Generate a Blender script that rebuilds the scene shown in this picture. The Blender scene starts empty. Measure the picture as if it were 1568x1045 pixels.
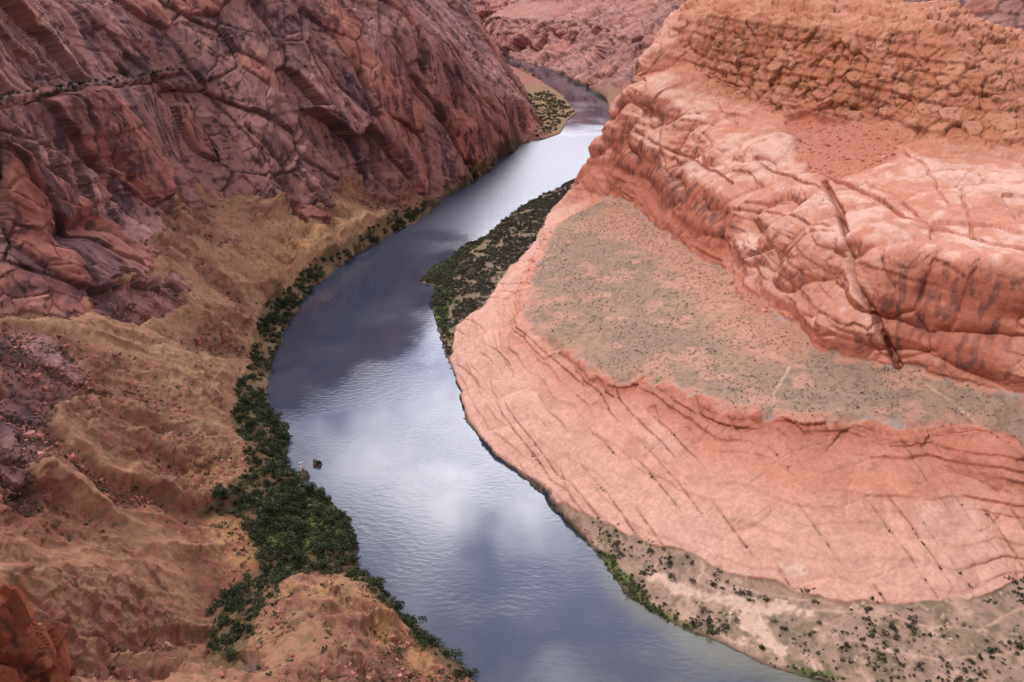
import bpy, bmesh, math, numpy as np, time
from mathutils.geometry import delaunay_2d_cdt
from mathutils import Vector
T0=time.time()
rng=np.random.default_rng(7)
f32=np.float32
# ------------------------------------------------------------------ survey helpers
PITCH=math.radians(25); CP,SP=math.cos(PITCH),math.sin(PITCH); FOC=1358.0; CAMH=300.0
def ray(px,py):
    u=(px-784.0)/FOC; v=(py-522.5)/FOC
    return u, CP-v*SP, -SP-v*CP
def S(px,py,z):
    a,b,c=ray(px,py); t=(z-CAMH)/c
    return (a*t,b*t,float(z))
def D(px,py,y):
    a,b,c=ray(px,py); t=y/b
    return (a*t,float(y),CAMH+c*t)
SL=lambda L:[S(*p) for p in L]
DL=lambda L:[D(*p) for p in L]

# ------------------------------------------------------------------ noise
LAT=(rng.random(64**3).astype(f32)*2-1)
def vn(x,y,z):
    x=np.asarray(x,f32);y=np.asarray(y,f32);z=np.asarray(z,f32)
    x,y,z=np.broadcast_arrays(x,y,z)
    fx=np.floor(x);fy=np.floor(y);fz=np.floor(z)
    ix=fx.astype(np.int32)&63;iy=fy.astype(np.int32)&63;iz=fz.astype(np.int32)&63
    dx=x-fx;dy=y-fy;dz=z-fz
    dx=dx*dx*(3-2*dx);dy=dy*dy*(3-2*dy);dz=dz*dz*(3-2*dz)
    jx=(ix+1)&63;jy=((iy+1)&63)*64;jz=((iz+1)&63)*4096
    iy=iy*64;iz=iz*4096
    a=LAT[ix+iy+iz];a=a+(LAT[jx+iy+iz]-a)*dx
    b=LAT[ix+jy+iz];b=b+(LAT[jx+jy+iz]-b)*dx
    a=a+(b-a)*dy
    c=LAT[ix+iy+jz];c=c+(LAT[jx+iy+jz]-c)*dx
    d=LAT[ix+jy+jz];d=d+(LAT[jx+jy+jz]-d)*dx
    c=c+(d-c)*dy
    return a+(c-a)*dz
def fbm(x,y,z,o=4,gain=.5):
    s=0;a=1;n=0
    for i in range(o):
        s=s+a*vn(x,y,z);n+=a;a*=gain
        x,y,z=(0.8*x+0.6*y)*2.03+11.3,(-0.6*x+0.8*y)*2.03+5.7,z*2.03+3.1
    return s/n
def ridged(x,y,z,o=4):
    s=0;a=1;n=0
    for i in range(o):
        s=s+a*(1-2*np.abs(vn(x,y,z)));n+=a;a*=.5
        x,y,z=(0.8*x+0.6*y)*2.03+1.3,(-0.6*x+0.8*y)*2.03+9.7,z*2.03+4.1
    return s/n
def ss(a,b,x):
    t=np.clip((x-a)/(b-a),0,1);return t*t*(3-2*t)
LB1=np.roll(LAT,777);LB2=np.roll(LAT,12345);LB3=np.roll(LAT,54321);LB4=np.roll(LAT,99991)
def cells(x,y,z):
    """blocky cell noise: (block value, tilted-facet value, distance to block edge)"""
    x=np.asarray(x,f32);y=np.asarray(y,f32);z=np.asarray(z,f32)
    bx=np.floor(x-.5);by=np.floor(y-.5);bz=np.floor(z-.5)
    F1=np.full(x.shape,9.,f32);F2=np.full(x.shape,9.,f32);Hh=np.zeros(x.shape,f32);T=np.zeros(x.shape,f32)
    for i in (0,1):
        for j in (0,1):
            for k in (0,1):
                cx=bx+i;cy=by+j;cz=bz+k
                h=(cx.astype(np.int32)&63)+(cy.astype(np.int32)&63)*64+(cz.astype(np.int32)&63)*4096
                dx=x-(cx+.5+.42*LAT[h]);dy=y-(cy+.5+.42*LB1[h]);dz=z-(cz+.5+.42*LB2[h])
                dd=dx*dx+dy*dy+dz*dz
                m=dd<F1
                F2=np.where(m,F1,np.minimum(F2,dd));F1=np.where(m,dd,F1)
                Hh=np.where(m,LB3[h],Hh);T=np.where(m,dx*LB4[h]+dy*LB3[(h+17)%262144]+dz*LB1[(h+91)%262144],T)
    return Hh,T,np.sqrt(F2)-np.sqrt(F1)

# ------------------------------------------------------------------ break lines of the canyon
LB=[(765,91),(800,110),(830,125),(855,140),(872,158),(885,172),(870,187),(860,205),(835,214),(800,222),(780,235),(765,252),(735,275),(700,292),(660,315),(640,340),(600,360),(560,385),(520,410),(490,435),(465,460),(440,500),(420,550),(410,590),(412,625),(425,642),(447,650),(440,680),(440,712),(460,735),(490,757),(510,765),(515,780),(538,790),(545,830),(555,875),(590,905),(620,945),(660,975),(700,1005),(725,1030),(745,1050),(800,1110),(850,1180)]
RB=[(775,88),(800,95),(840,106),(870,121),(900,137),(925,152),(935,170),(940,200),(935,230),(920,250),(890,270),(850,290),(800,315),(775,335),(740,365),(710,375),(690,395),(660,410),(642,434),(665,437),(660,470),(668,500),(680,530),(690,560),(705,600),(715,640),(730,665),(760,700),(800,730),(835,750),(850,775),(880,805),(910,840),(935,880),(960,910),(1000,940),(1050,965),(1100,985),(1160,1015),(1230,1038),(1300,1052),(1400,1080),(1568,1110)]
lb=[(-700,2900,0),(-330,2640,0)]+[S(x,y,0) for x,y in LB]+[(60,222,0),(120,212,0),(200,212,0),(300,228,0),(450,250,0),(750,300,0),(1600,330,0)]
rb=[(-700,3000,0),(-300,2760,0)]+[S(x,y,0) for x,y in RB]+[(300,290,0),(450,318,0),(750,365,0),(1600,420,0)]
river_poly=np.array([p[:2] for p in lb]+[p[:2] for p in rb[::-1]])
rim=[(875,330,30),(852,345,31),(838,370,32),(825,400,34),(812,430,36),(802,460,38),(806,490,40),(850,520,43),(880,545,45),(930,578,47),(960,580,48),(985,565,50),(1010,580,51),(1060,605,53),(1120,625,55),(1180,630,56),(1220,642,57),(1300,635,58),(1380,650,58),(1480,640,58),(1520,650,58),(1568,680,58),(1700,730,58),(1900,800,58)]
rim2=[(x+(-14 if y<500 else 0),y+(6 if y<480 else 25),z-9) for x,y,z in rim]
foot=[(930,300,40),(965,312,45),(1000,345,50),(1040,372,52),(1075,402,55),(1105,410,56),(1130,440,60),(1180,470,62),(1225,505,63),(1250,545,60),(1300,553,62),(1370,560,63),(1430,575,65),(1568,605,66),(1750,650,66),(1900,690,66)]
slick=[(870,305,10),(840,330,10),(820,375,10),(790,405,10),(760,440,10),(742,470,11),(715,488,8),(698,500,5)]
slickfoot=[(835,745,6),(860,765,6),(900,790,7),(940,808,8),(1000,835,9),(1060,850,10),(1100,870,10),(1180,895,10),(1260,915,10),(1320,925,10),(1400,925,10),(1480,915,10),(1530,900,10),(1568,885,11),(1700,850,12),(1900,800,14)]
L1=[(948,225,955),(985,235,905),(1030,262,850),(1075,290,750),(1120,310,700),(1170,335,660),(1230,350,590),(1290,365,540),(1350,380,510),(1420,390,492),(1500,400,475),(1568,410,463),(1750,440,455),(1900,470,447)]
L2=[(965,140,965),(1000,130,930),(1080,190,850),(1180,240,740),(1260,270,675),(1330,300,600),(1420,320,565),(1500,332,548),(1568,345,530),(1750,370,520),(1900,390,510)]
L3=[(1060,100,950),(1130,140,890),(1200,185,810),(1280,195,780),(1340,190,760),(1400,205,720),(1460,220,690),(1540,225,672),(1570,230,665),(1750,260,640),(1900,280,620)]
L4=[(1045,25,1000),(1100,14,950),(1145,28,900),(1190,30,870),(1250,45,840),(1330,50,812),(1400,48,790),(1440,70,765),(1490,110,735),(1540,175,705)]
L5=[(1062,-4,1080),(1120,-2,1000),(1200,3,930),(1300,8,900),(1400,10,870),(1432,14,850)]
W=[(815,190,15),(790,215,15),(760,235,14),(720,262,14),(690,285,14),(655,297,16),(600,280,35),(540,290,45),(480,302,55),(420,302,65),(340,302,75),(270,320,85),(230,380,85),(200,430,82),(130,490,80),(60,482,88),(0,490,90),(-150,500,105)]
W2=[(812,165,1455),(790,150,1340),(740,190,1200),(680,200,1110),(620,200,1040),(560,190,985),(480,180,915),(400,200,855),(300,230,825),(240,280,700),(180,330,640),(100,330,560),(0,330,520),(-150,340,500)]
W3=[(700,80,1200),(640,60,1100),(560,60,1030),(480,70,960),(400,90,910),(300,110,860),(200,128,750),(100,142,630),(0,158,545),(-150,170,520)]
RIDGE=[(800,150,1470),(770,105,1500),(735,40,1560),(718,0,1600)]
lines=[lb,rb,SL(rim),SL(rim2),SL(foot),SL(slick),SL(slickfoot),DL(L1),DL(L2),DL(L3),DL(L4),DL(L5),SL(W),DL(W2),DL(W3),DL(RIDGE)]
lines.append(SL([(822,187,4),(818,168,4),(804,143,4),(788,124,4),(768,108,4)]))
w3=DL(W3)
lines.append([(x-14,y+10,z+5) if i>=6 else (x-5,y+5,z+13) for i,(x,y,z) in enumerate(w3)])
lines.append([(x-34,y+22,z+60) for x,y,z in w3])
lines.append([(-430,400,300),(-440,520,300),(-450,650,300),(-430,800,300),(-390,900,300),(-350,1000,300),(-300,1110,300),(-250,1220,300),(-200,1360,300),(-190,1560,300),(-260,1750,300),(-500,2000,300),(-900,2300,300)])
lines.append(SL([(400,505,8),(375,560,8),(360,620,10),(355,660,10)]))
lines.append(SL([(650,302,6),(600,345,8),(540,378,9),(480,408,10),(430,452,9),(400,505,8)]))
lines.append(SL([(300,600,38),(250,700,35),(290,760,25),(350,850,15),(330,930,15),(320,1000,20),(320,1045,24)]))
pts=SL([(200,560,60),(150,520,70),(420,880,10),(380,950,30),(470,900,25),(555,895,9),(600,950,14),(520,960,35),(450,1045,50),(600,1045,30),(680,1045,12),(380,1045,44),
 (250,900,38),(200,1000,46),(100,900,74),(100,1045,80),(0,850,95),(0,1045,108),(0,700,106),(60,700,100),(85,770,84),(150,650,66),(60,620,92),(0,590,106),(100,560,85),(180,780,56),(150,850,62),
 (330,400,52),(420,420,30),(330,470,38),(260,500,50),(500,360,30)])
pts+=SL([(850,160,3),(835,195,4),(860,175,2),(800,217,5)])
lines.append(SL([(700,80,7),(760,84,7),(800,89,7),(845,101,7),(900,130,9),(930,145,10)]))
lines.append(DL([(720,50,2420),(780,54,2370),(850,60,2270),(900,70,2100),(950,95,1850)]))
lines.append(DL([(720,25,2460),(780,28,2410),(850,32,2310),(900,36,2150),(960,60,1890)]))
lines.append(DL([(700,0,2600),(780,2,2560),(850,0,2440),(900,0,2330),(1000,0,2020)]))
lines.append([(-600,3000,300),(-100,2850,300),(250,2600,300),(400,2280,300),(480,1980,300),(620,1760,300),(760,1620,300),(1050,1540,300),(1600,1500,300)])
lines.append([(300,1500,40),(500,1300,35),(700,1200,35),(900,1130,38),(1200,1050,40),(1600,950,45)])
lines.append(DL([(1400,150,1500),(1500,150,1370),(1568,160,1330),(1750,180,1280),(1900,190,1260)]))
lines.append(DL([(1400,60,1560),(1500,60,1420),(1568,60,1390),(1750,60,1340)]))
lines.append([(135,1000,40),(170,1200,30),(215,1400,20),(225,1560,12)])
lines.append([(135,985,150),(180,1080,205),(200,1200,190),(235,1330,110),(260,1430,60)])
lines.append([(250,1250,215),(380,1180,225),(480,1030,225),(520,930,200),(560,860,170),(620,800,160),(800,700,160),(1200,650,160),(1600,600,160)])
lines.append([(340,1300,120),(480,1180,100),(650,1000,80),(900,880,80),(1300,800,80),(1600,760,80)])
lines.append([(-430,300,300),(-380,200,300),(-280,110,300),(-120,30,300),(0,10,300),(150,0,300),(500,-40,300)])
lines.append([(-330,380,185),(-290,300,175),(-250,190,175),(-160,110,180),(0,80,150),(100,80,140),(300,80,140),(700,100,150)])
pts+=[(-100,190,85),(-40,190,60),(40,170,40),(150,165,35),(400,190,35),(800,230,40),(-190,180,125)]
for x in (-1500,-1000,-700): 
    for y in range(-100,3600,300): pts.append((x,y,300))
for x in range(-700,2000,300): pts.append((x,3500,300))
for y in range(1800,3300,300): pts.append((1500,y,300));pts.append((900,y,300))
pts+=[(1900,-100,300),(1900,1500,300),(1900,700,160),(1900,430,0),(1900,330,0),(1700,100,150),(-600,-100,300),(0,-100,300),(800,-100,300),(500,2500,300),(500,3000,300),(100,3100,300)]
def densify(L,step=9):
    out=[]
    for a,b in zip(L[:-1],L[1:]):
        a=np.array(a);b=np.array(b);n=max(1,int(np.linalg.norm((b-a)[:2])/step))
        for i in range(n): out.append(tuple(a+(b-a)*i/n))
    out.append(tuple(L[-1]));return out
allp=list(pts)
for L in lines: allp+=densify(L)
co,_,faces,ov,_,_=delaunay_2d_cdt([Vector((p[0],p[1])) for p in allp],[],[],0,1e-3)
Zs=np.array([allp[o[0]][2] if len(o) else 0 for o in ov]);XY=np.array([(c[0],c[1]) for c in co])
GX0,GY0,GS=-1000.0,0.0,2.5;NX,NY=1041,1201
H=np.full((NY,NX),300.0)
for f in faces:
    a,b,c=XY[f[0]],XY[f[1]],XY[f[2]]
    x0,x1=min(a[0],b[0],c[0]),max(a[0],b[0],c[0]);y0,y1=min(a[1],b[1],c[1]),max(a[1],b[1],c[1])
    i0=max(0,int(math.floor((x0-GX0)/GS)));i1=min(NX-1,int(math.ceil((x1-GX0)/GS)))
    j0=max(0,int(math.floor((y0-GY0)/GS)));j1=min(NY-1,int(math.ceil((y1-GY0)/GS)))
    if i1<i0 or j1<j0: continue
    X,Y=np.meshgrid(GX0+GS*np.arange(i0,i1+1),GY0+GS*np.arange(j0,j1+1))
    den=(b[1]-c[1])*(a[0]-c[0])+(c[0]-b[0])*(a[1]-c[1])
    if abs(den)<1e-6: continue
    w0=((b[1]-c[1])*(X-c[0])+(c[0]-b[0])*(Y-c[1]))/den
    w1=((c[1]-a[1])*(X-c[0])+(a[0]-c[0])*(Y-c[1]))/den
    w2=1-w0-w1;m=(w0>=-1e-4)&(w1>=-1e-4)&(w2>=-1e-4)
    z=w0*Zs[f[0]]+w1*Zs[f[1]]+w2*Zs[f[2]]
    sub=H[j0:j1+1,i0:i1+1];sub[m]=z[m]
def blur(A,s):
    r=int(math.ceil(s*2.5));k=np.exp(-0.5*(np.arange(-r,r+1)/s)**2);k/=k.sum()
    B=np.pad(A,((r,r),(0,0)),mode='edge');A=sum(k[i]*B[i:i+A.shape[0]] for i in range(2*r+1))
    B=np.pad(A,((0,0),(r,r)),mode='edge');return sum(k[i]*B[:,i:i+A.shape[1]] for i in range(2*r+1))
GXX,GYY=np.meshgrid(GX0+GS*np.arange(NX),GY0+GS*np.arange(NY))
def inpoly(poly,x=None,y=None):
    x=GXX if x is None else x;y=GYY if y is None else y
    m=np.zeros(x.shape,bool);n=len(poly)
    bx0,by0=poly.min(0);bx1,by1=poly.max(0)
    sel=(x>=bx0)&(x<=bx1)&(y>=by0)&(y<=by1);xs=x[sel];ys=y[sel];r=np.zeros(xs.shape,bool)
    for i in range(n):
        x1,y1=poly[i];x2,y2=poly[(i+1)%n]
        if y1==y2: continue
        r^=((y1>ys)!=(y2>ys))&(xs<(x2-x1)*(ys-y1)/(y2-y1)+x1)
    m[sel]=r;return m
H=blur(H,.9)
RM=blur(inpoly(river_poly).astype(float),1.3)
H=np.where(RM>0.5,-5*np.clip((RM-0.5)*2,0,1)-0.05,np.maximum(H,2.0*np.clip((0.5-RM)*2,0,1)))
def smp(A,x,y):
    gx=np.clip((x-GX0)/GS,0,NX-1.001);gy=np.clip((y-GY0)/GS,0,NY-1.001)
    i=gx.astype(np.int32);j=gy.astype(np.int32);a=gx-i;b=gy-j
    return (A[j,i]*(1-a)+A[j,i+1]*a)*(1-b)+(A[j+1,i]*(1-a)+A[j+1,i+1]*a)*b
def hits(L):
    L=np.array(L,float);a,b,c=ray(L[:,0],L[:,1]);out=[]
    ts=np.arange(90,4500,1.0)
    for k in range(len(L)):
        d=CAMH+c[k]*ts-smp(H,a[k]*ts,b[k]*ts);w=np.where(d<0)[0]
        t=ts[w[0]] if len(w) else ts[-1]
        out.append((a[k]*t,b[k]*t,CAMH+c[k]*t))
    return np.array(out)
def pmask(L,s=1.2):
    return blur(inpoly(hits(L)[:,:2]).astype(float),s)
print('tin',time.time()-T0)
# ------------------------------------------------------------------ regions on the ground
bench_poly=np.array([p[:2] for p in SL(rim)]+[p[:2] for p in SL(foot)[::-1]])
M_bench=blur(inpoly(bench_poly).astype(float),.8)
M_benchm=blur(M_bench,2.2)
M_benchw=blur(M_bench,5)
pen_poly=np.array([p[:2] for p in rb[2:-4]]+[(700,365),(1900,430),(1900,900),(1000,1000),(500,1250),(300,1450)])
M_pen=blur(inpoly(pen_poly).astype(float),1.0)
shelfL=np.array([p[:2] for p in [S(x,y,0) for x,y in RB[10:24]]]+[p[:2] for p in SL(slick)[::-1]]+[S(930,262,10)[:2]])
M_shelfL=blur(inpoly(shelfL).astype(float),.8)
shelfR=np.array([p[:2] for p in [S(x,y,0) for x,y in RB[29:]]]+[(300,290),(450,318),(750,365),(750,420)]+[p[:2] for p in SL(slickfoot)[::-1]])
M_shelfR=blur(inpoly(shelfR).astype(float),.8)
talus_poly=np.array([S(x,y,0)[:2] for x,y in LB[10:]]+[(-12,190),(-90,150),(-200,190),(-270,290),(-320,380)]+[p[:2] for p in SL(W)[::-1]])
M_talL=blur(inpoly(talus_poly).astype(float),2.0)
M_out=np.zeros_like(H)
for q in ([(0,500),(60,515),(135,560),(125,610),(80,640),(60,700),(90,760),(45,790),(0,790)],[(70,350),(160,335),(200,370),(215,420),(130,470),(60,470)],[(345,1045),(390,985),(420,960),(400,1010),(395,1045)],[(130,490),(190,440),(260,420),(300,450),(250,490),(180,500)],[(440,330),(470,290),(500,330),(470,350)],[(560,270),(610,262),(625,300),(600,310)]):
    M_out=np.maximum(M_out,pmask(q,1.5))
sand_polys=[[(985,880),(1020,885),(1060,905),(1100,905),(1140,925),(1200,925),(1260,935),(1250,946),(1190,943),(1150,950),(1100,922),(1050,918),(1000,895)],
 [(1150,940),(1165,955),(1180,975),(1215,1000),(1200,1012),(1165,990),(1140,965),(1120,958)],
 [(1180,870),(1230,867),(1240,880),(1225,887),(1185,883)],[(1270,925),(1330,925),(1340,932),(1290,936)],[(1120,880),(1150,876),(1145,890),(1125,892)]]
M_sand=np.zeros_like(H)
for q in sand_polys: M_sand=np.maximum(M_sand,pmask(q,.8))
stripL=np.array([p[:2] for p in [S(x,y,0) for x,y in LB[10:42]]]+[tuple(h[:2]) for h in hits([(700,1042),(640,985),(590,925),(555,893),(520,878),(470,880),(430,915),(390,955),(375,1040),(322,1040),(322,930),(350,905),(400,860),(385,830),(365,790),(300,785),(345,755),(385,720),(370,680),(352,640),(365,590),(388,545),(385,510),(405,470),(425,435),(480,400),(520,378),(560,352),(610,325),(650,302),(692,283),(722,260),(762,238)])])
M_stripL=blur(inpoly(stripL).astype(float),.8)
grass_polys=[[(385,835),(400,770),(430,745),(470,735),(520,775),(545,790),(545,830),(500,845),(440,850)],[(642,434),(660,410),(700,385),(740,372),(700,400),(690,430),(665,437)],[(663,440),(690,430),(700,450),(685,480),(690,525),(672,500),(660,470)],
 [(905,840),(935,845),(960,880),(1000,925),(1060,958),(1100,975),(1060,972),(1000,945),(955,912)],[(425,645),(447,652),(440,700),(420,690)],[(1160,1012),(1240,1025),(1320,1045),(1300,1052),(1230,1038)]]
M_grass=np.zeros_like(H)
for q in grass_polys: M_grass=np.maximum(M_grass,pmask(q,.8))
yell=[[(300,720),(400,640),(350,690),(345,740),(300,780),(240,760)],[(300,790),(360,800),(420,800),(400,850),(330,880),(300,830)],[(380,950),(480,890),(560,895),(620,950),(700,1040),(640,1045),(560,960),(480,930)],[(400,440),(470,395),(560,345),(520,340),(430,370),(370,420)]]
M_yel=np.zeros_like(H)
for q in yell: M_yel=np.maximum(M_yel,pmask(q,4))
M_tal=pmask([(1200,180),(1290,185),(1380,210),(1360,260),(1290,275),(1270,300),(1230,255),(1215,225)],3)
M_tal=np.maximum(M_tal,pmask([(1115,420),(1150,415),(1160,450),(1200,480),(1170,480),(1130,450)],2))
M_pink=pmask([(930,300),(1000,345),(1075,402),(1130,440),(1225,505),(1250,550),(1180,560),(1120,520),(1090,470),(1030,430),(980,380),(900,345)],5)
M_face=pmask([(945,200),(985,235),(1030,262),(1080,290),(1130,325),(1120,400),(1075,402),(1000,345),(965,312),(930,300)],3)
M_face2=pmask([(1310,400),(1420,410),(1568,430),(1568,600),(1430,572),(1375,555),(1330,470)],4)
trails=[[(1070,850),(1080,870),(1068,890),(1100,905),(1130,900),(1160,930),(1185,975),(1205,1005)],[(985,885),(1040,905),(1100,930)],[(1568,930),(1500,965),(1420,960),(1340,935),(1250,935)],[(1130,900),(1180,915),(1260,920)],[(1210,560),(1190,600),(1185,628)],[(1420,590),(1460,620),(1490,645)],[(1100,895),(1150,880),(1200,885)],
 [(1060,850),(1020,845),(1000,870)],[(1090,965),(1130,985),(1180,1000)],[(1250,965),(1330,990),(1450,1010),(1568,1000)],[(1075,870),(1120,905),(1150,905)],[(1090,905),(1085,940),(1100,965)],[(1200,940),(1280,960),(1250,965)]]
# ------------------------------------------------------------------ adaptive polar terrain sheet
az=np.radians(np.concatenate([np.linspace(-80,-41,40,endpoint=False),np.linspace(-41,41,1500),np.linspace(41,80,41)[1:]]))
rs=np.exp(np.linspace(math.log(70),math.log(4400),2400))
AZ,RR=np.meshgrid(az,rs)
Hs=smp(H,np.sin(AZ)*RR,np.cos(AZ)*RR)
Hs=np.where(RR<95,np.minimum(Hs,190),Hs)
el=np.arctan2(Hs-CAMH,RR)
dl=np.sqrt(np.diff(RR,axis=0)**2+np.diff(Hs,axis=0)**2)/np.sqrt(RR[1:]**2+(Hs[1:]-CAMH)**2)
wgt=np.abs(np.diff(el,axis=0))+0.15*dl
wgt*=np.where(RR[1:]>2900,.15,1)*np.where(RR[1:]<150,.5,1)
cum=np.vstack([np.zeros((1,len(az))),np.cumsum(wgt,axis=0)]);cum/=cum[-1]
kk=8
cp=np.pad(cum,((0,0),(kk,kk)),mode='edge');cum=sum(cp[:,i:i+len(az)] for i in range(2*kk+1))/(2*kk+1)
NR=1180
q=np.linspace(0,1,NR);R=np.empty((NR,len(az)))
for c in range(len(az)): R[:,c]=np.interp(q,cum[:,c],rs)
del Hs,el,dl,wgt,cum,cp,AZ,RR
A2=np.broadcast_to(az,R.shape)
X=np.sin(A2)*R;Y=np.cos(A2)*R;Z=smp(H,X,Y)
Z=np.where(R<95,np.minimum(Z,190),Z)
def normals(X,Y,Z):
    P=np.stack([X,Y,Z],-1);a=np.gradient(P,axis=0);b=np.gradient(P,axis=1)
    n=np.cross(b,a);n/=np.linalg.norm(n,axis=-1,keepdims=True)+1e-9
    n*=np.sign(n[...,2:3]+1e-9);return n
N=normals(X,Y,Z)
steep=(1-N[...,2]).astype(f32)
x=X.astype(f32);y=Y.astype(f32);z=Z.astype(f32)
wx=(fbm(x/14,y/14,0*z+3,3)*5).astype(f32);wy=(fbm(x/14,y/14,0*z+40,3)*5).astype(f32)
g=lambda M,w=1.0:smp(M,X+wx*w,Y+wy*w).astype(f32)
pen=g(M_pen,0);bench=g(M_bench,1.0);shL=g(M_shelfL,.6);shR=g(M_shelfR,.6);sand=g(M_sand,.7);grass=g(M_grass,.5);yel=g(M_yel,1);tal=g(M_tal,1.5);strip=g(M_stripL,.6);riv=smp(RM,X,Y).astype(f32)
talL=g(M_talL,3.2);outc=g(M_out,1.5);pink=g(M_pink,2);face=g(M_face,1.5);face2=g(M_face2,1.0);benchw=g(M_benchw,1);benchm=g(M_benchm,1.6)
flatsoil=np.clip(np.maximum.reduce([ss(.3,.7,bench),ss(.3,.7,shL),ss(.3,.7,shR)]),0,1)
P_=ss(.4,.6,pen)
upst=P_*ss(1330,1420,Y)*(z<60)
rock_pen=P_*(1-flatsoil)*(1-ss(.3,.7,tal)*.85)*(1-upst)
rough=fbm(x/20,y/20,z/20,3)
soilL=ss(.4,.6,talL)*(1-ss(.35,.65,outc))
flatfar=1-ss(.05,.14,steep+.04*rough)
rock_left=(1-np.maximum(soilL,flatfar*(z<60)))*(1-P_)
rock=np.clip(rock_pen+rock_left,0,1)*(1-ss(.2,.5,riv))
up=rock_pen*ss(140,152,z+4*rough)*(Y<1250)*ss(140,230,X+.0*z)
butte=rock_pen*ss(62,76,z)
slickm=rock_pen*(1-ss(60,70,z))
st=ss(.02,.25,steep)
far=ss(1500,2100,Y)
print('grid',X.shape,time.time()-T0)
sc=z+5*fbm(x/120,y/120,z/200,3)+0.04*x-0.02*y
d=np.zeros_like(x)
wall=rock_left*st
prom=1-.8*ss(1150,1380,Y)*(Y<1750)*(X<150)     # the promontory keeps its surveyed outline
d+=((10*fbm(x/110,y/110,z/190,2)+7*(ridged(x/60,(y+.3*z)/60,z/260,2)-.35))*prom-2)*wall
d+=6*fbm(x/70,y/70,z/110,3)*butte
qx=x+3*rough;qy=y+3*fbm(x/25,y/25,z/25+9,2)
ln=rock_left*.45
scL=sc+.18*y*rock_left
c1h,c1t,c1e=cells(qx/52,(qy+ln*z)/52,scL/110)
c2h,c2t,c2e=cells(qx/20+.2*c1h,(qy+ln*z)/20,scL/(24+32*rock_left)+.35*c1h)
c3h,c3t,c3e=cells(qx/6.5,(qy-ln*z)/6.5,scL/(5.5+9*rock_left))
pw=.35+.65*prom
brk=ss(-.05,.4,fbm(x/70+3,y/70,z/50,3))*(1-far)       # broken zones against smooth faces
d+=wall*pw*(7*c1h+9*c1t+(1.0+1.9*brk)*c2h+(1.3+3.0*brk)*c2t+(.2+.75*brk)*(c3h+1.6*c3t))
d-=wall*(3.6*np.exp(-(c1e/.03)**2)+1.8*np.exp(-(c2e/.035)**2)+.5*brk*np.exp(-(c3e/.1)**2))
d+=wall*far*(7*c1h+6*c2h-9*np.exp(-(c2e/.06)**2)-10*np.exp(-(c1e/.05)**2)+20*fbm(x/150,y/150,z/500,2))
lay2=fbm(x/60,y/60,sc/4.5,3)
lq=scL/15+.5*fbm(x/80,y/80,z/50,2);lk=np.floor(lq);lf=lq-lk
ledge=vn(lk*.77+.1,x/90,y/90)+1.2*ss(.0,.15,lf)*(1-lf)
lq2=sc/9+.4*fbm(x/80,y/80,z/50,2);lk2=np.floor(lq2);lf2=lq2-lk2
ledge2=vn(lk2*.77+.1,x/160,y/160)+1.2*ss(.0,.18,lf2)*(1-lf2)
lpatch=ss(-.1,.3,fbm(x/90+7,y/90,z/70,2))
d+=wall*(1.9*ledge*lpatch*(1+far)+.3*lay2)+.5*butte*lay2*ss(.1,.3,steep)
fluting=ridged(x/11,(y+.25*z)/11,z/160,2)
d-=wall*1.8*ss(.2,.6,fluting)
db=z*.8+x*.55-y*.25+4*fbm(x/50,y/50,z/50,2)
d+=.8*vn(db/6,0*z+3,0*z+1)*wall*lpatch
# butte: rounded sandstone with creases and bedding lips
bm_=butte*(1-up)
pil=np.abs(vn(x/38+.4*rough,y/38,z/20));pil2=np.abs(vn(x/14,y/14+3,z/7+.3*rough))
bq=sc/11+.8*fbm(x/60,y/60,z/40,3);bk=np.floor(bq);bf=bq-bk
blip=vn(bk*.77+.3,x/35,y/35)+.8*ss(0,.15,bf)*(1-bf)*ss(-.3,.4,vn(x/28,y/28,bk*1.7))
notface=1-.75*np.maximum(ss(.3,.6,face),ss(.3,.7,face2))
smid=ss(.12,.4,steep)
d+=bm_*(13*np.sqrt(pil+.006)+1.6*np.sqrt(pil2+.006)*notface+.5*fbm(x/9,y/9,z/4,3)*notface)
d+=bm_*(2.2*c1h+1.5*blip*notface*smid+.4*c3t*notface)-bm_*2.2*np.exp(-(c1e/.022)**2)-bm_*.5*np.exp(-(c2e/.02)**2)*notface
c4h,c4t,c4e=cells(qx/15,qy/15,sc/22+.4*c1h)
d+=up*(2.6*c4h+4.2*c4t+1.1*c3h+1.6*c3t+2.0*ledge2+12*fbm(x/45,y/45,z/110,3)-3*np.exp(-(c4e/.05)**2))
# slick rock
sj=(X*66+Y*28)/71.7+5*fbm(x/70,y/70,0*z,3)
sp=8.5;k=np.floor(sj/sp);kj=vn(k*.917,0*x+6,0*x)*2.6
fr=np.abs(sj/sp-k-.5+kj/sp)*sp
pres=ss(.0,.4,vn(k*.73,0*x+2,x/400+y/38)) 
crk=np.exp(-(fr/.5)**2)*pres*slickm
sj2=(-X*28+Y*66)/71.7+7*fbm(x/50,y/50,0*z+6,3);k2=np.floor(sj2/17);fr2=np.abs(sj2/17-k2-.5)*17
crk2=np.exp(-(fr2/.45)**2)*ss(.15,.45,vn(k2*.91,x/30,0*x+8))*slickm
d-=1.6*crk+.5*crk2
tq=(z+5*fbm(x/45,y/45,0*z,4))/4.2;tk=np.floor(tq);tf=tq-tk
rimz=slickm*ss(.02,.16,benchw)
d+=slickm*((1+.9*rimz)*1.5*vn(tk*.77,x/40,y/40)+1.3*ss(0,.2,tf)*(1-tf)*ss(-.3,.3,vn(x/30,y/30,tk))+4.5*np.sqrt(np.abs(vn(x/30+.3*rough,y/30,z/16))+.003)+.2*fbm(x/6,y/6,z/3,3)+.4*c3t+1.2*c2h*rimz+2.2*c2t*rimz)
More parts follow.
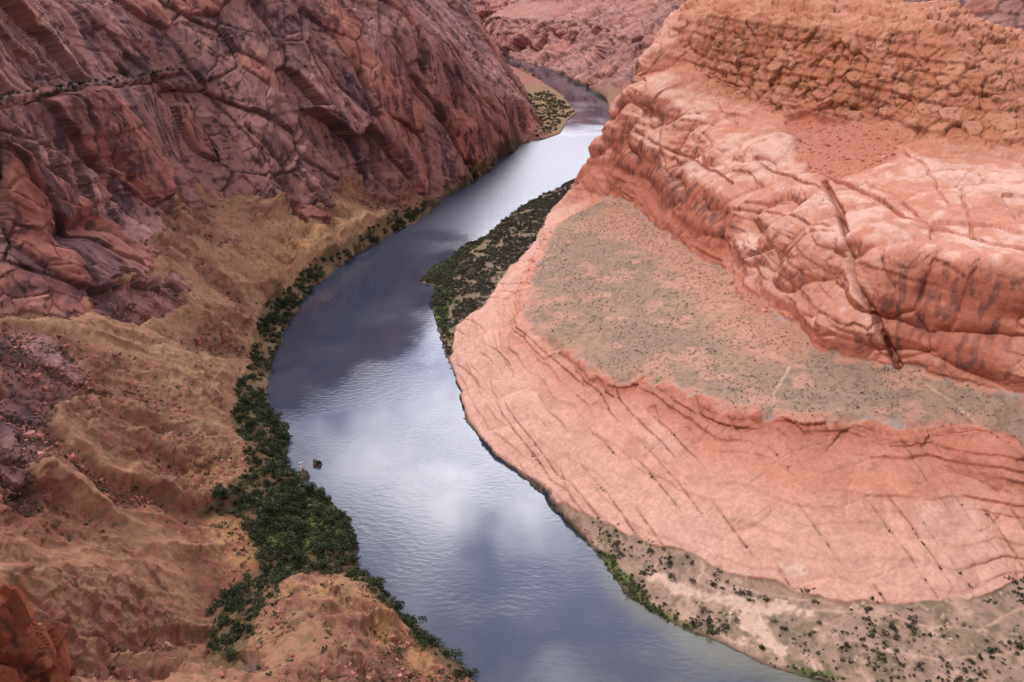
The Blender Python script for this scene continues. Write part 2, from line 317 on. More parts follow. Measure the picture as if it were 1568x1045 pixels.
d+=.9*fbm(x/4,y/4,z/4,3)*rock_left*np.minimum(1,.2+st)*(.3+.7*brk)
# soil relief: gullies running down to the river
soil=1-rock
across=x*.8-y*.6;down=x*.6+y*.8
rill=ridged(across/30+.4*rough,down/110,0*z,2)
rill2=ridged(across/8+.3*rough,down/45,0*z,2)
leftsoil=soil*(1-P_)*(1-ss(.2,.5,riv))*ss(6,22,z)
rub=leftsoil*ss(-.12,.3,fbm(x/30,y/30,0*z+21,3)+.15*rill)
fine=fbm(x/2.6,y/2.6,z/2.6+2,2)
d+=leftsoil*(7*rill+1.1*rill2+1.0*rough+.35*fine)+rub*(1.0*c3h+1.2*c3t+1.8*c2h+1.2*c2t+.5*fine)
d+=soil*.35*fine*ss(1,3,z)*(1-riv)
def carve(L,w,dep,warp=.5):
    L=np.array(L,float);Q_=[]
    for a,b in zip(L[:-1],L[1:]):
        n=max(1,int(np.hypot(*(b-a))/7))
        for i in range(n): Q_.append(a+(b-a)*i/n)
    Q_.append(L[-1]);P=hits(Q_)
    lo=P.min(0)-4*w-6;hi=P.max(0)+4*w+6
    sel=(X>lo[0])&(X<hi[0])&(Y>lo[1])&(Y<hi[1])&(Z>lo[2]-10)&(Z<hi[2]+10)
    if not sel.any(): return
    Q=np.stack([X[sel]+wx[sel]*warp,Y[sel]+wy[sel]*warp,Z[sel]],-1);best=np.full(len(Q),1e9)
    for a,b in zip(P[:-1],P[1:]):
        ab=b-a;t=np.clip(((Q-a)@ab)/(ab@ab+1e-9),0,1);best=np.minimum(best,np.linalg.norm(Q-a-t[:,None]*ab,axis=1))
    if dep is None: return sel,best
    dd=d[sel];dd-=dep*np.exp(-(best/w)**2);d[sel]=dd
mainc=[(1268,285),(1285,320),(1295,360),(1305,410),(1320,445),(1335,470),(1355,515),(1375,560)]
carve(mainc,1.7,16,.25)
carve([(1130,325),(1200,335),(1270,355)],1.1,4)
carve([(1270,275),(1330,300),(1400,345),(1480,365),(1568,392)],1.4,8)
carve([(1160,255),(1240,290),(1275,300)],1.1,4)
carve([(985,205),(1020,225),(1075,255),(1130,290)],1.3,6)
carve([(1380,235),(1420,270),(1450,330)],1.0,4)
carve([(1470,300),(1490,370)],1.0,4)
carve([(1180,150),(1172,90),(1150,40)],1.8,7)
carve([(1075,110),(1085,60)],1.5,5)
carve([(1115,330),(1110,380)],2.2,6)
carve([(470,200),(440,260),(445,300),(470,340)],2.5,8)
carve([(545,90),(560,150),(590,220),(640,290)],3.0,11)
carve([(480,60),(500,120),(545,190)],2.5,8)
carve([(170,235),(190,270),(230,310)],4,12)
carve([(90,365),(130,345),(160,345),(195,375)],6,14)
carve([(700,90),(740,150),(770,180)],2.5,7)
carve([(0,156),(100,140),(200,126),(290,112)],2.5,10)
carve([(380,190),(420,230),(440,260)],2.5,9)
carve([(620,60),(640,130),(700,210)],2.5,8)
carve([(705,150),(712,165),(715,180)],7,18)
carve([(783,76),(792,67),(802,64),(812,72)],8,34)
carve([(962,95),(968,82),(980,74),(992,72)],8,32)
hz=.55*rock+1.0*(1-rock)
PX=X+N[...,0]*d;PY=Y+N[...,1]*d;PZ=Z+N[...,2]*d*hz
PZ=np.where(riv<.45,np.maximum(PZ,np.minimum(Z,.25)),np.minimum(PZ,Z))
N2=normals(PX,PY,PZ);st2=(1-N2[...,2]).astype(f32)
print('disp',time.time()-T0)
# ------------------------------------------------------------------ colours
def lin(r,g_,b):
    c=np.array([r,g_,b])/255.;return np.where(c<.04045,c/12.92,((c+.055)/1.055)**2.4).astype(f32)
def mix(C,col,m): 
    m=np.clip(m,0,1)[...,None];return C*(1-m)+np.asarray(col)*m
n1=fbm(x/45,y/45,z/45,4);n2=fbm(x/8,y/8,z/8,3);n3=vn(x/1.6,y/1.6,z/1.6)
strat=vn(0*z+1.5,0*z+1.5,sc/5)+.5*vn(0*z+4.5,0*z,sc/1.7)
streak=fbm(x/3.5,y/3.5,z/110,3)
bigst=fbm(x/16,(y+.15*z)/16,z/240,3)
C=np.empty(X.shape+(3,),f32);C[:]=lin(160,116,108)
C=mix(C,lin(184,136,126),ss(-.1,.7,strat)*.35)
C=mix(C,lin(114,86,88),ss(-.05,.35,n1*.5+bigst*.8+.2*c1h)*.8)
C=mix(C,lin(202,152,140),ss(.15,.7,c2h*.5+.4*c1h-n1)*.65)
C=mix(C,lin(182,108,88),ss(.3,.7,c1h-.5*n1)*.5)
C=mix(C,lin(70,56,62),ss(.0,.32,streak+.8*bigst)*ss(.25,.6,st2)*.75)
C=mix(C,lin(70,54,52),np.exp(-(c1e/.05)**2)*.5)  # crack shade put into the albedo along block edges
C=mix(C,lin(86,66,68),ss(520,260,Y+.6*X+200)*.6)  # corner darkening of the view put into the near left rock colour
R1=np.empty_like(C);R1[:]=lin(206,144,122)
R1=mix(R1,lin(216,166,150),ss(-.1,.5,n1+.3*n2)*.8)
R1=mix(R1,lin(198,122,94),ss(0,.6,strat)*.45)
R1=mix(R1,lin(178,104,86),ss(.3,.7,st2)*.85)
R1=mix(R1,lin(222,178,162),bm_*ss(.3,.1,st2)*ss(-.3,.4,n1+n2)*.7)
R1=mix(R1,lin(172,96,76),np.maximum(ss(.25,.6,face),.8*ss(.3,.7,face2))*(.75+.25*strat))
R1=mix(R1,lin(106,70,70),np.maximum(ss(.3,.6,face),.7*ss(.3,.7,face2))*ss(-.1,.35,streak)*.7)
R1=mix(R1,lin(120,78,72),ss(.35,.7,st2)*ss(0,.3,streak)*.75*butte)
R1=mix(R1,lin(184,110,88),slickm*ss(32,50,z+8*n1+3*strat)*.75)
R1=mix(R1,lin(126,88,80),rimz*ss(0,.35,streak)*ss(.2,.5,st2)*.6)
R1=mix(R1,lin(216,168,150),slickm*ss(36,18,z+8*n1)*.65)
R1=mix(R1,lin(190,120,90),up*.85)
R1=mix(R1,lin(210,148,120),up*ss(.1,.5,c4h)*.6)
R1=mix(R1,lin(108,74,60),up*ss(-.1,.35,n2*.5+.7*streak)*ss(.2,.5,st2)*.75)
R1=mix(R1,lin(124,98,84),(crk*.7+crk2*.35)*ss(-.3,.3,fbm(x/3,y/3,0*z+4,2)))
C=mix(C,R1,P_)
C=mix(C,lin(198,144,136),far*.55)  # distance haze put into the colour of the far walls
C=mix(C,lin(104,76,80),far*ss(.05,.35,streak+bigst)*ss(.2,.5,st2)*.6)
del R1
soilc=np.empty_like(C);soilc[:]=lin(158,118,92)
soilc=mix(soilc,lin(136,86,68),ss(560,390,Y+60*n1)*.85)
soilc=mix(soilc,lin(118,86,72),ss(0,.5,n1)*.55)
soilc=mix(soilc,lin(184,142,110),ss(0,.6,rill)*.45)
soilc=mix(soilc,lin(108,72,60),ss(0,-.6,rill+.3*n2)*.5)
soilc=mix(soilc,lin(100,90,64),ss(.1,.45,fbm(x/2.5,y/2.5,0*z+7,2))*.5)
soilc=mix(soilc,lin(140,90,80),rub*.7*ss(-.3,.3,c3h))
soilc=mix(soilc,lin(190,144,94),ss(.2,.7,yel)*ss(-.3,.3,n2+n3*.5)*.5)
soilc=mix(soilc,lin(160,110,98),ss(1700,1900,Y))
soilc=mix(soilc,lin(140,118,88),ss(1380,1450,Y)*ss(1950,1850,Y)*.8)
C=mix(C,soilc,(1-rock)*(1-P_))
C=mix(C,lin(140,104,88),upst*(.8+.2*n2))
del soilc
pb=np.empty_like(C);pb[:]=lin(160,132,112)
pb=mix(pb,lin(174,140,114),ss(0,.5,n1))
pb=mix(pb,lin(136,116,102),ss(-.1,.4,n2)*.5)
pb=mix(pb,lin(196,140,118),ss(.2,.7,pink+.35*n1+.25*n2)*.75)
pb=mix(pb,lin(200,148,128),ss(.15,.45,fbm(x/17+9,y/17,0*z,4))*.65)
pb=mix(pb,lin(112,98,82),ss(.15,.45,fbm(x/2.4,y/2.4,0*z+5,2))*.5)
benchrock=mix(np.broadcast_to(lin(194,138,118),C.shape),lin(168,146,138),ss(-.1,.3,n2))
C=mix(C,benchrock,ss(.4,.6,bench))
C=mix(C,pb,ss(.5,.8,benchm+.25*n2+.15*n1)*ss(.4,.6,bench))
del benchrock,pb
sh=np.empty_like(C);sh[:]=lin(168,138,120)
sh=mix(sh,lin(122,108,86),ss(-.1,.4,n2)*.8)
sh=mix(sh,lin(194,148,108),ss(.1,.5,-n1)*.5)
sh=mix(sh,lin(206,168,148),ss(.15,.45,fbm(x/12,y/12,0*z+31,4))*.6)
sh=mix(sh,lin(110,98,76),ss(.1,.4,fine)*.5)
sh=mix(sh,lin(112,98,78),ss(.4,.6,shL)*.6)
C=mix(C,sh,np.maximum(ss(.4,.6,shL),ss(.4,.6,shR)))
C=mix(C,lin(184,112,90),ss(.2,.8,tal+.3*n2)*(.7+.3*n2))
C=mix(C,lin(100,86,62),ss(.4,.6,strip)*.7)
C=mix(C,lin(88,98,52),ss(.4,.6,grass)*.85)
C=mix(C,lin(214,180,160),ss(.3,.8,sand+.3*n3+.7*n2)*ss(.2,.5,shR+sand)*.9)
for tr in trails:
    r_=carve(tr,1,None)
    if r_ is not None:
        sel,best=r_;C[sel]=mix(C[sel],lin(208,170,150),np.exp(-(best/.8)**2)*.75)
C=mix(C,lin(96,84,72),ss(.2,.5,riv))
C*= (1+.12*n3+.10*n2+.06*c3h*rock)[...,None]
C=np.clip(C,.015,.85)
ALPHA=np.clip(.4+.6*rock_left*(.3+.7*brk)+.4*up+.1*butte-.2*slickm+.4*rub,0,1)   # how rough the surface is
def gridfaces(nr,nc,off=0):
    i=np.arange(nr-1)[:,None]*nc+np.arange(nc-1)[None,:]+off
    return np.stack([i,i+1,i+1+nc,i+nc],-1).reshape(-1,4)
apr=[np.stack([np.sin(az)*rr,np.cos(az)*rr,np.full(len(az),298.)],-1) for rr in (8000,30000)]
V=np.concatenate([np.stack([PX,PY,PZ],-1)]+[a[None] for a in apr],0)
CC=np.concatenate([np.concatenate([C,ALPHA[...,None]],-1)]+[np.broadcast_to(np.append(lin(180,130,110),.5),(1,len(az),4))]*2,0)
def mesh_obj(name,V,F,C=None,mat=None,smooth=True):
    V=np.ascontiguousarray(V.reshape(-1,3),f32);F=np.ascontiguousarray(F,np.int32);k=F.shape[1]
    me=bpy.data.meshes.new(name);me.vertices.add(len(V));me.vertices.foreach_set('co',V.ravel())
    me.loops.add(F.size);me.loops.foreach_set('vertex_index',F.ravel())
    me.polygons.add(len(F));me.polygons.foreach_set('loop_start',np.arange(0,F.size,k,dtype=np.int32))
    me.polygons.foreach_set('use_smooth',np.full(len(F),smooth))
    me.update(calc_edges=True)
    if C is not None:
        a=me.color_attributes.new('Col','FLOAT_COLOR','POINT');c=np.ones((len(V),4),f32);c[:,:C.shape[-1]]=C.reshape(-1,C.shape[-1]);a.data.foreach_set('color',c.ravel())
    o=bpy.data.objects.new(name,me);bpy.context.scene.collection.objects.link(o)
    if mat: me.materials.append(mat)
    return o
# ------------------------------------------------------------------ materials
def newmat(n):
    m=bpy.data.materials.new(n);m.use_nodes=True;nt=m.node_tree;return m,nt,nt.nodes['Principled BSDF']
def nd(nt,t,**k):
    n=nt.nodes.new(t)
    for a,b in k.items(): setattr(n,a,b)
    return n
def rockmat(name,bs=1.0,sc1=.6):
    m,nt,b=newmat(name);L=nt.links.new
    at=nd(nt,'ShaderNodeAttribute',attribute_name='Col')
    tc=nd(nt,'ShaderNodeNewGeometry')
    a=nd(nt,'ShaderNodeTexNoise');a.inputs['Scale'].default_value=sc1;a.inputs['Detail'].default_value=5;a.inputs['Roughness'].default_value=.7
    L(tc.outputs['Position'],a.inputs['Vector'])
    mr=nd(nt,'ShaderNodeMapRange');mr.inputs['From Min'].default_value=.3;mr.inputs['From Max'].default_value=.7;mr.inputs['To Min'].default_value=.86;mr.inputs['To Max'].default_value=1.12
    L(a.outputs['Fac'],mr.inputs['Value'])
    mu=nd(nt,'ShaderNodeVectorMath',operation='SCALE');L(at.outputs['Color'],mu.inputs[0]);L(mr.outputs[0],mu.inputs['Scale'])
    L(mu.outputs[0],b.inputs['Base Color'])
    bp=nd(nt,'ShaderNodeBump');bp.inputs['Distance'].default_value=1.5*bs;L(at.outputs['Alpha'],bp.inputs['Strength']);L(a.outputs['Fac'],bp.inputs['Height']);L(bp.outputs[0],b.inputs['Normal'])
    b.inputs['Roughness'].default_value=.95;b.inputs['Specular IOR Level'].default_value=.1
    return m
mrock=rockmat('sandstone')
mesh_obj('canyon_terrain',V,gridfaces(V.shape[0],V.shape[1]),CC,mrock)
print('mesh',time.time()-T0)
# river
m,nt,b=newmat('river_water');L=nt.links.new
g0=nd(nt,'ShaderNodeNewGeometry');at=nd(nt,'ShaderNodeAttribute',attribute_name='Col')
L(at.outputs['Color'],b.inputs['Base Color'])
a=nd(nt,'ShaderNodeTexNoise');a.inputs['Scale'].default_value=.3;a.inputs['Detail'].default_value=4
mp=nd(nt,'ShaderNodeMapping');mp.inputs['Rotation'].default_value=(0,0,math.radians(25));mp.inputs['Scale'].default_value=(.6,1.3,1)
L(g0.outputs['Position'],mp.inputs[0]);L(mp.outputs[0],a.inputs['Vector'])
w=nd(nt,'ShaderNodeTexNoise');w.inputs['Scale'].default_value=.014;w.inputs['Detail'].default_value=4;L(g0.outputs['Position'],w.inputs['Vector'])
mr=nd(nt,'ShaderNodeMapRange');mr.inputs['From Min'].default_value=.42;mr.inputs['From Max'].default_value=.62;mr.inputs['To Min'].default_value=.02;mr.inputs['To Max'].default_value=.32;L(w.outputs['Fac'],mr.inputs['Value'])
# wind: the reach upstream of the bend is ruffled
sx=nd(nt,'ShaderNodeSeparateXYZ');L(g0.outputs['Position'],sx.inputs[0])
wr=nd(nt,'ShaderNodeMapRange',interpolation_type='SMOOTHSTEP');wr.inputs['From Min'].default_value=760;wr.inputs['From Max'].default_value=1080;wr.inputs['To Min'].default_value=0;wr.inputs['To Max'].default_value=.9;L(sx.outputs['Y'],wr.inputs['Value'])
wr2=nd(nt,'ShaderNodeMapRange',interpolation_type='SMOOTHSTEP');wr2.inputs['From Min'].default_value=1330;wr2.inputs['From Max'].default_value=1560;wr2.inputs['To Min'].default_value=1;wr2.inputs['To Max'].default_value=.05;L(sx.outputs['Y'],wr2.inputs['Value'])
wm=nd(nt,'ShaderNodeMath',operation='MULTIPLY');L(wr.outputs[0],wm.inputs[0]);L(wr2.outputs[0],wm.inputs[1])
ad=nd(nt,'ShaderNodeMath',operation='ADD');L(mr.outputs[0],ad.inputs[0]);L(wm.outputs[0],ad.inputs[1])
bp=nd(nt,'ShaderNodeBump');bp.inputs['Distance'].default_value=.4;L(ad.outputs[0],bp.inputs['Strength']);L(a.outputs['Fac'],bp.inputs['Height']);L(bp.outputs[0],b.inputs['Normal'])
r2=nd(nt,'ShaderNodeMapRange');r2.inputs['From Min'].default_value=0;r2.inputs['From Max'].default_value=.9;r2.inputs['To Min'].default_value=.03;r2.inputs['To Max'].default_value=.4;L(ad.outputs[0],r2.inputs['Value']);L(r2.outputs[0],b.inputs['Roughness'])
b.inputs['IOR'].default_value=1.55
gx=np.arange(-900,1600,5.0);gy=np.arange(150,3000,5.0);WX,WY=np.meshgrid(gx,gy)
shm=smp(blur(1-RM,4.0),WX,WY)
wn=fbm(WX/30,WY/30,0*WX,3)
near=ss(420,300,WY)*ss(0,60,WX)
WC=np.empty(WX.shape+(3,));WC[:]=(.045,.052,.078)
WC=mix(WC,(.13,.125,.088),np.clip(ss(.03,.5,shm+.25*wn*near)*near*1.3+near*.35*ss(-.2,.4,wn),0,1))
WV=np.stack([WX,WY,0*WX],-1)
mesh_obj('river',WV,gridfaces(*WX.shape),WC,m)
# ------------------------------------------------------------------ scatter
def ground(xs,ys):
    xs=np.asarray(xs);ys=np.asarray(ys)
    a=np.arctan2(xs,ys);ci=np.clip(np.interp(a,az,np.arange(len(az))),0,len(az)-1);c=np.round(ci).astype(int);r=np.hypot(xs,ys)
    out=np.empty(len(xs))
    for cc in np.unique(c):
        k=np.where(c==cc)[0];i=np.clip(np.searchsorted(R[:,cc],r[k]),1,NR-1)
        t=(r[k]-R[i-1,cc])/(R[i,cc]-R[i-1,cc]+1e-9);out[k]=PZ[i-1,cc]*(1-t)+PZ[i,cc]*t
    return out
def samp_mask(M,dens,x0,x1,y0,y1,thr=.5,clump=0,bias=0):
    n=int((x1-x0)*(y1-y0)*dens);xs=rng.uniform(x0,x1,n);ys=rng.uniform(y0,y1,n)
    p=smp(M,xs,ys)
    if clump: p=p*ss(-clump,clump,fbm(xs/18,ys/18,0*xs+5,2)+.5*vn(xs/6,ys/6,0*xs)+bias)
    k=p>np.maximum(thr,rng.random(n)) if clump else p>thr
    return xs[k],ys[k]
def bush_variant(n,leaf,tall=1.0,lift=0,trunk=False):
    lob=[(rng.normal(0,.35),rng.normal(0,.35),lift+rng.uniform(.3,.7)*tall,rng.uniform(.38,.62)) for _ in range(5)]
    Vv=[];Cc=[]
    for i in range(n):
        l=lob[rng.integers(5)];v=rng.normal(size=3);v/=np.linalg.norm(v);v*=l[3]*rng.uniform(.55,1.05)
        c=np.array([l[0]+v[0],l[1]+v[1],max(.03,l[2]+v[2]*.9)])
        a=rng.normal(size=3);a/=np.linalg.norm(a);b_=np.cross(a,rng.normal(size=3));b_/=np.linalg.norm(b_)
        s=leaf*rng.uniform(.6,1.3)
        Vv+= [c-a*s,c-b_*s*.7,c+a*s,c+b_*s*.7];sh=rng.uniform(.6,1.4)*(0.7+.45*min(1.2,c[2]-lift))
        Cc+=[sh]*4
    if trunk:
        segs=[((0,0,-.1),(0.03,0,lift+.3),.09,.05)]+[((0.03,0,lift*.7),(l[0],l[1],l[2]),.05,.02) for l in lob]
        for p,q_,r0,r1 in segs:
            p=np.array(p);q_=np.array(q_)
            for k in range(4):
                a0,a1=k*math.pi/2,(k+1)*math.pi/2
                e0=np.array([math.cos(a0),math.sin(a0),0]);e1=np.array([math.cos(a1),math.sin(a1),0])
                Vv+=[p+e0*r0,p+e1*r0,q_+e1*r1,q_+e0*r1];Cc+=[1.3]*4
    return np.array(Vv),np.array(Cc)
def scatter(name,xs,ys,size,variants,cols,mat,sink=.1,zs=None,hs=(.7,1.2)):
    Z_=ground(xs,ys) if zs is None else zs
    ok=Z_>-.2;xs,ys,Z_,size=xs[ok],ys[ok],Z_[ok],size[ok];Vs=[];Cs=[]
    vi=rng.integers(len(variants),size=len(xs));ci=rng.integers(len(cols),size=len(xs));an=rng.uniform(0,6.28,len(xs));hh=rng.uniform(*hs,len(xs));br=rng.uniform(.75,1.25,len(xs))
    for k in range(len(variants)):
        s=np.where(vi==k)[0]
        if not len(s): continue
        v,c=variants[k];ca,sa=np.cos(an[s])[:,None],np.sin(an[s])[:,None]
        X_=(v[None,:,0]*ca-v[None,:,1]*sa)*size[s][:,None]+xs[s][:,None];Y_=(v[None,:,0]*sa+v[None,:,1]*ca)*size[s][:,None]+ys[s][:,None]
        ZZ=v[None,:,2]*size[s][:,None]*hh[s][:,None]+Z_[s][:,None]-sink*size[s][:,None]
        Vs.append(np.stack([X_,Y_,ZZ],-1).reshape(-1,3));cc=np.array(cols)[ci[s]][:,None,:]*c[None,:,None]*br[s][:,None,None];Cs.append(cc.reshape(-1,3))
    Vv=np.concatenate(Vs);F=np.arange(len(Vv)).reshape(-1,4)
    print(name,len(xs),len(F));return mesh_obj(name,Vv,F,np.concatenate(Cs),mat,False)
mf,nt,b=newmat('foliage');at=nd(nt,'ShaderNodeAttribute',attribute_name='Col');nt.links.new(at.outputs['Color'],b.inputs['Base Color']);b.inputs['Roughness'].default_value=.8;b.inputs['Specular IOR Level'].default_value=.15
big=[bush_variant(130,.17) for _ in range(6)];mid=[bush_variant(60,.24) for _ in range(6)];small=[bush_variant(14,.42) for _ in range(6)]
trees=[bush_variant(260,.13,1.3,.5,True) for _ in range(5)]
G=[(.044,.056,.028),(.06,.072,.034),(.085,.092,.044),(.056,.058,.036),(.11,.105,.058)]
xs,ys=samp_mask(M_stripL,.15,-330,60,240,1260,.3,.55,.15)
scatter('riverbank_shrubs',xs,ys,rng.uniform(1.2,3.2,len(xs)),big,G,mf)
xs,ys=samp_mask(M_stripL,.012,-330,0,240,1150,.75)
scatter('riverbank_trees',xs,ys,rng.uniform(2.4,4.2,len(xs)),trees,[(.034,.048,.024),(.044,.058,.028),(.055,.066,.032)],mf)
G2=[(.085,.08,.058),(.105,.092,.07),(.07,.068,.048),(.125,.105,.08),(.065,.065,.042)]
xs,ys=samp_mask(M_shelfL,.16,-120,200,560,1300,.35,.7,.3)
scatter('shelf_shrubs',xs,ys,rng.uniform(1.0,2.7,len(xs)),mid,G2,mf)
xs,ys=samp_mask(M_shelfR,.20,-50,450,250,480,.12,.5,-.1)
s=smp(M_sand,xs,ys)<.35;xs,ys=xs[s],ys[s]
scatter('beach_shrubs',xs,ys,np.clip(rng.lognormal(-.3,.55,len(xs)),.25,2.4),mid,G2+G[:1]+[(.16,.13,.09)],mf)
reed=[bush_variant(40,.3,.6) for _ in range(4)]
xs,ys=samp_mask(M_grass,.35,-330,250,240,1100,.5)
scatter('reed_bed',xs,ys,rng.uniform(.8,1.5,len(xs)),reed,[(.09,.115,.045),(.075,.098,.037),(.12,.135,.058)],mf)
M_bar=pmask([(822,187),(818,168),(804,143),(840,140),(868,160),(880,172),(862,186),(850,205),(815,212)],1)
xs,ys=samp_mask(M_bar,.05,-50,200,1350,1900,.4,.6,.2)
scatter('sandbar_scrub',xs,ys,rng.uniform(1.2,3.0,len(xs)),mid,G2+G,mf)
Mleft=np.where((M_talL>.5)&(RM<.2)&(M_stripL<.4),1.0,0)
xs,ys=samp_mask(Mleft,.22,-330,0,180,1100,.1,.5,.05)
scatter('sagebrush',xs,ys,np.clip(rng.lognormal(-.45,.45,len(xs)),.25,1.9),small,[(.085,.085,.05),(.06,.065,.035),(.12,.105,.06),(.15,.125,.07)],mf)
xs,ys=samp_mask(M_yel,.12,-330,0,180,1100,.2,.5)
scatter('rabbitbrush',xs,ys,rng.uniform(.4,.9,len(xs)),small,[(.26,.19,.07),(.2,.155,.06),(.10,.10,.05)],mf)
xs,ys=samp_mask(M_bench,.10,-50,450,380,1000,.1,.6)
scatter('desert_scrub',xs,ys,rng.uniform(.3,.75,len(xs)),small,[(.15,.13,.09),(.19,.155,.11),(.10,.09,.065)],mf)
n=60000;xs=rng.uniform(-20,420,n);ys=rng.uniform(300,640,n)
sj_=(xs*66+ys*28)/71.7+5*fbm(xs/70,ys/70,0*xs,3);k_=np.floor(sj_/sp);fr_=np.abs(sj_/sp-k_-.5+vn(k_*.917,0*xs+6,0*xs)*2.6/sp)*sp
pr=ss(.0,.4,vn(k_*.73,0*xs+2,xs/400+ys/38))
ok=(fr_<.8)&(pr>.4)&(smp(M_pen,xs,ys)>.6)&(smp(M_bench,xs,ys)<.3)&(smp(M_shelfR,xs,ys)<.3)&(smp(H,xs,ys)<58)&(rng.random(n)<.4*ss(-.3,.3,vn(xs/9,ys/9,0*xs)))
scatter('crevice_scrub',xs[ok],ys[ok],np.clip(rng.lognormal(-.6,.5,ok.sum()),.25,1.4),small,G2,mf)
hp=hits([(x_,y_-2) for x_,y_ in zip(np.linspace(0,300,70),np.interp(np.linspace(0,300,70),[0,100,200,300],[156,140,126,110]))])
xs=hp[:,0]-rng.uniform(0,8,70);ys=hp[:,1]+rng.uniform(0,6,70)
scatter('ledge_brush',xs,ys,rng.uniform(1.2,2.8,70),big,G,mf)
def rock_variant():
    bm=bmesh.new();bmesh.ops.create_cube(bm,size=1.3);bmesh.ops.subdivide_edges(bm,edges=bm.edges[:],cuts=1,use_grid_fill=True)
    for v in bm.verts:
        c=v.co.normalized()*.8;v.co=v.co*.55+c*.45;v.co+=Vector(rng.normal(0,.09,3))
    sc_=rng.uniform(.6,1.2,3);V=[];
    for f in bm.faces:
        for v in f.verts: V.append([v.co[i]*sc_[i] for i in range(3)])
    return np.array(V),np.ones(len(V))
rv=[rock_variant() for _ in range(8)]
xs,ys=samp_mask(Mleft,.26,-330,0,150,1000,.1,.4)
sz=np.clip(rng.lognormal(-.9,.65,len(xs)),.2,3.4)
mb=rockmat('boulder_stone',.3)
scatter('boulders',xs,ys,sz,rv,[lin(166,108,96),lin(142,90,82),lin(184,130,118)],mb,.15)
xs,ys=samp_mask(M_tal,.08,100,420,500,900,.4)
scatter('rockfall_boulders',xs,ys,np.clip(rng.lognormal(-.3,.5,len(xs)),.4,3),rv,[lin(192,118,96),lin(176,106,88),lin(210,142,122)],mb,.1)
# ------------------------------------------------------------------ separate rock bodies
def rockbody(name,c,s,res,cols,amp,seed):
    th=np.linspace(0,2*math.pi,res*2+1)[:-1];ph=np.linspace(0.02,math.pi-.02,res)
    T,Pp=np.meshgrid(th,ph);ux,uy,uz=np.sin(Pp)*np.cos(T),np.sin(Pp)*np.sin(T),np.cos(Pp)
    bx_=np.sign(ux)*np.abs(ux)**.8;by_=np.sign(uy)*np.abs(uy)**.8
    X_,Y_,Z_=bx_*s[0],by_*s[1],uz*s[2]
    k=s[0]
    h1,t1,e1=cells(X_/k*1.6+seed,Y_/k*1.6,Z_/k*1.1);h2,t2,e2=cells(X_/k*4+seed,Y_/k*4,Z_/k*3.2)
    dd=amp*(.9*h1+1.6*t1+.3*h2+.5*t2-.5*np.exp(-(e1/.05)**2)+.8*fbm(X_/k+seed,Y_/k,Z_/k,4))
    P=np.stack([c[0]+X_+ux*dd,c[1]+Y_+uy*dd,c[2]+Z_+uz*dd],-1)
    nn=fbm(P[...,0]*.5,P[...,1]*.5,P[...,2]*.15,4)
    Cc=np.empty(P.shape);Cc[:]=cols[0];Cc=mix(Cc,cols[1],ss(-.2,.4,nn+.4*h1));Cc=mix(Cc,cols[2],ss(.1,.5,fbm(P[...,0],P[...,1],P[...,2]*.2,3)))
    nr,nc=T.shape;i=np.arange(nr-1)[:,None]*nc+np.arange(nc)[None,:];j=np.arange(nr-1)[:,None]*nc+(np.arange(nc)[None,:]+1)%nc
    return mesh_obj(name,P,np.stack([i,i+nc,j+nc,j],-1).reshape(-1,4),Cc,rockmat(name+'_stone',.4,1.2))
rockbody('overlook_rock',(-88,98,184),(17,15,36),220,[lin(160,92,66),lin(138,74,54),lin(92,56,46)],2.6,5)
ix,iy,_=S(487,712,0)
rockbody('river_islet',(ix,iy,.2),(3.2,2.0,1.2),30,[lin(140,100,84),lin(116,88,72),lin(90,74,60)],.6,9)
scatter('islet_bush',np.array([ix-.6,ix+1.0,ix+.2]),np.array([iy+.5,iy,iy-.3]),np.array([2.4,1.8,1.9]),big,[G[0]],mf,zs=np.array([.8,.9,.7]))
def kayak(px,py,rot,col):
    cx,cy,_=S(px,py,0);n=17;V=[];L_=2.3
    for i in range(n):
        t=i/(n-1)*2-1;w=.38*(1-abs(t)**2.4)+.01;z0=.22+.14*t*t
        for k,(a_,b_) in enumerate([(-1,1),(-.6,1.15),(0,.95 if abs(t)<.3 else 1.25),(.6,1.15),(1,1),(.6,.2),(0,-.1),(-.6,.2)]):
            V.append((t*L_*math.cos(rot)-a_*w*math.sin(rot)+cx,t*L_*math.sin(rot)+a_*w*math.cos(rot)+cy,z0*b_))
    F=[[i*8+k,i*8+(k+1)%8,(i+1)*8+(k+1)%8,(i+1)*8+k] for i in range(n-1) for k in range(8)]
    mk,nt,b=newmat('kayak_hull');b.inputs['Base Color'].default_value=(*col,1);b.inputs['Roughness'].default_value=.4
    mesh_obj('kayak',np.array(V),np.array(F),None,mk)
kayak(461,709,.6,(.75,.7,.62));kayak(462,716,.2,(.7,.3,.12))
print('scatter',time.time()-T0)
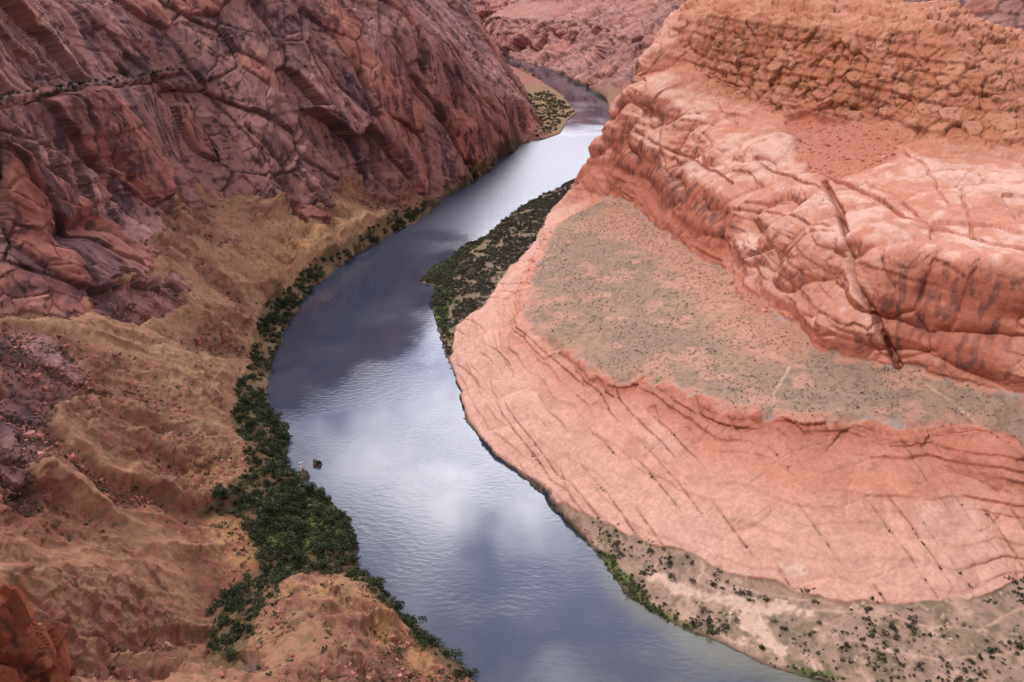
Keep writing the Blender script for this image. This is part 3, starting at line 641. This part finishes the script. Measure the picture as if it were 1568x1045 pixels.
# ------------------------------------------------------------------ light
wd=bpy.data.worlds.new('World');bpy.context.scene.world=wd;wd.use_nodes=True;nt=wd.node_tree;L=nt.links.new
bg=nt.nodes['Background'];sky=nd(nt,'ShaderNodeTexSky',sky_type='NISHITA');sky.sun_disc=False
EL,RO=math.radians(55),math.radians(-110)
sky.sun_elevation=EL;sky.sun_rotation=RO
tc=nd(nt,'ShaderNodeTexCoord');n=nd(nt,'ShaderNodeTexNoise');n.inputs['Scale'].default_value=5;n.inputs['Detail'].default_value=6;n.inputs['Roughness'].default_value=.55
L(tc.outputs['Generated'],n.inputs['Vector'])
cr=nd(nt,'ShaderNodeMapRange');cr.inputs['From Min'].default_value=.4;cr.inputs['From Max'].default_value=.62;L(n.outputs['Fac'],cr.inputs['Value'])
mx=nd(nt,'ShaderNodeMix',data_type='RGBA')
cl=nd(nt,'ShaderNodeMix',data_type='RGBA');cl.inputs['A'].default_value=(4.0,4.2,6.0,1);cl.inputs['B'].default_value=(20,19.6,21,1)
L(cr.outputs[0],cl.inputs['Factor']);mx.inputs['Factor'].default_value=.88
dp=nd(nt,'ShaderNodeVectorMath',operation='DOT_PRODUCT');dp.inputs[1].default_value=(.12,.91,.40);L(tc.outputs['Generated'],dp.inputs[0])
dm=nd(nt,'ShaderNodeMapRange',interpolation_type='SMOOTHSTEP');dm.inputs['From Min'].default_value=.88;dm.inputs['From Max'].default_value=1;dm.inputs['To Min'].default_value=1;dm.inputs['To Max'].default_value=9;L(dp.outputs['Value'],dm.inputs['Value'])
vs=nd(nt,'ShaderNodeVectorMath',operation='SCALE');L(cl.outputs['Result'],vs.inputs[0]);L(dm.outputs[0],vs.inputs['Scale'])
L(sky.outputs[0],mx.inputs['A']);L(vs.outputs[0],mx.inputs['B']);L(mx.outputs['Result'],bg.inputs['Color']);bg.inputs['Strength'].default_value=.068
sl=bpy.data.lights.new('sun','SUN');sl.energy=2.1;sl.angle=math.radians(10);sl.color=(1,.97,.95)
so=bpy.data.objects.new('sun',sl);bpy.context.scene.collection.objects.link(so)
dirv=Vector((-math.cos(EL)*math.sin(math.radians(110)),math.cos(EL)*math.cos(math.radians(110)),math.sin(EL)))
so.rotation_euler=dirv.to_track_quat('Z','Y').to_euler()
# ------------------------------------------------------------------ camera
cam=bpy.data.cameras.new('camera');cam.sensor_width=36;cam.lens=36*FOC/1568;cam.clip_start=1;cam.clip_end=60000
co_=bpy.data.objects.new('camera',cam);bpy.context.scene.collection.objects.link(co_);co_.location=(0,0,CAMH);co_.rotation_euler=(math.pi/2-PITCH,0,0)
sc_=bpy.context.scene;sc_.camera=co_;sc_.view_settings.view_transform='Standard';sc_.view_settings.look='None';sc_.view_settings.exposure=0
print('done',time.time()-T0)
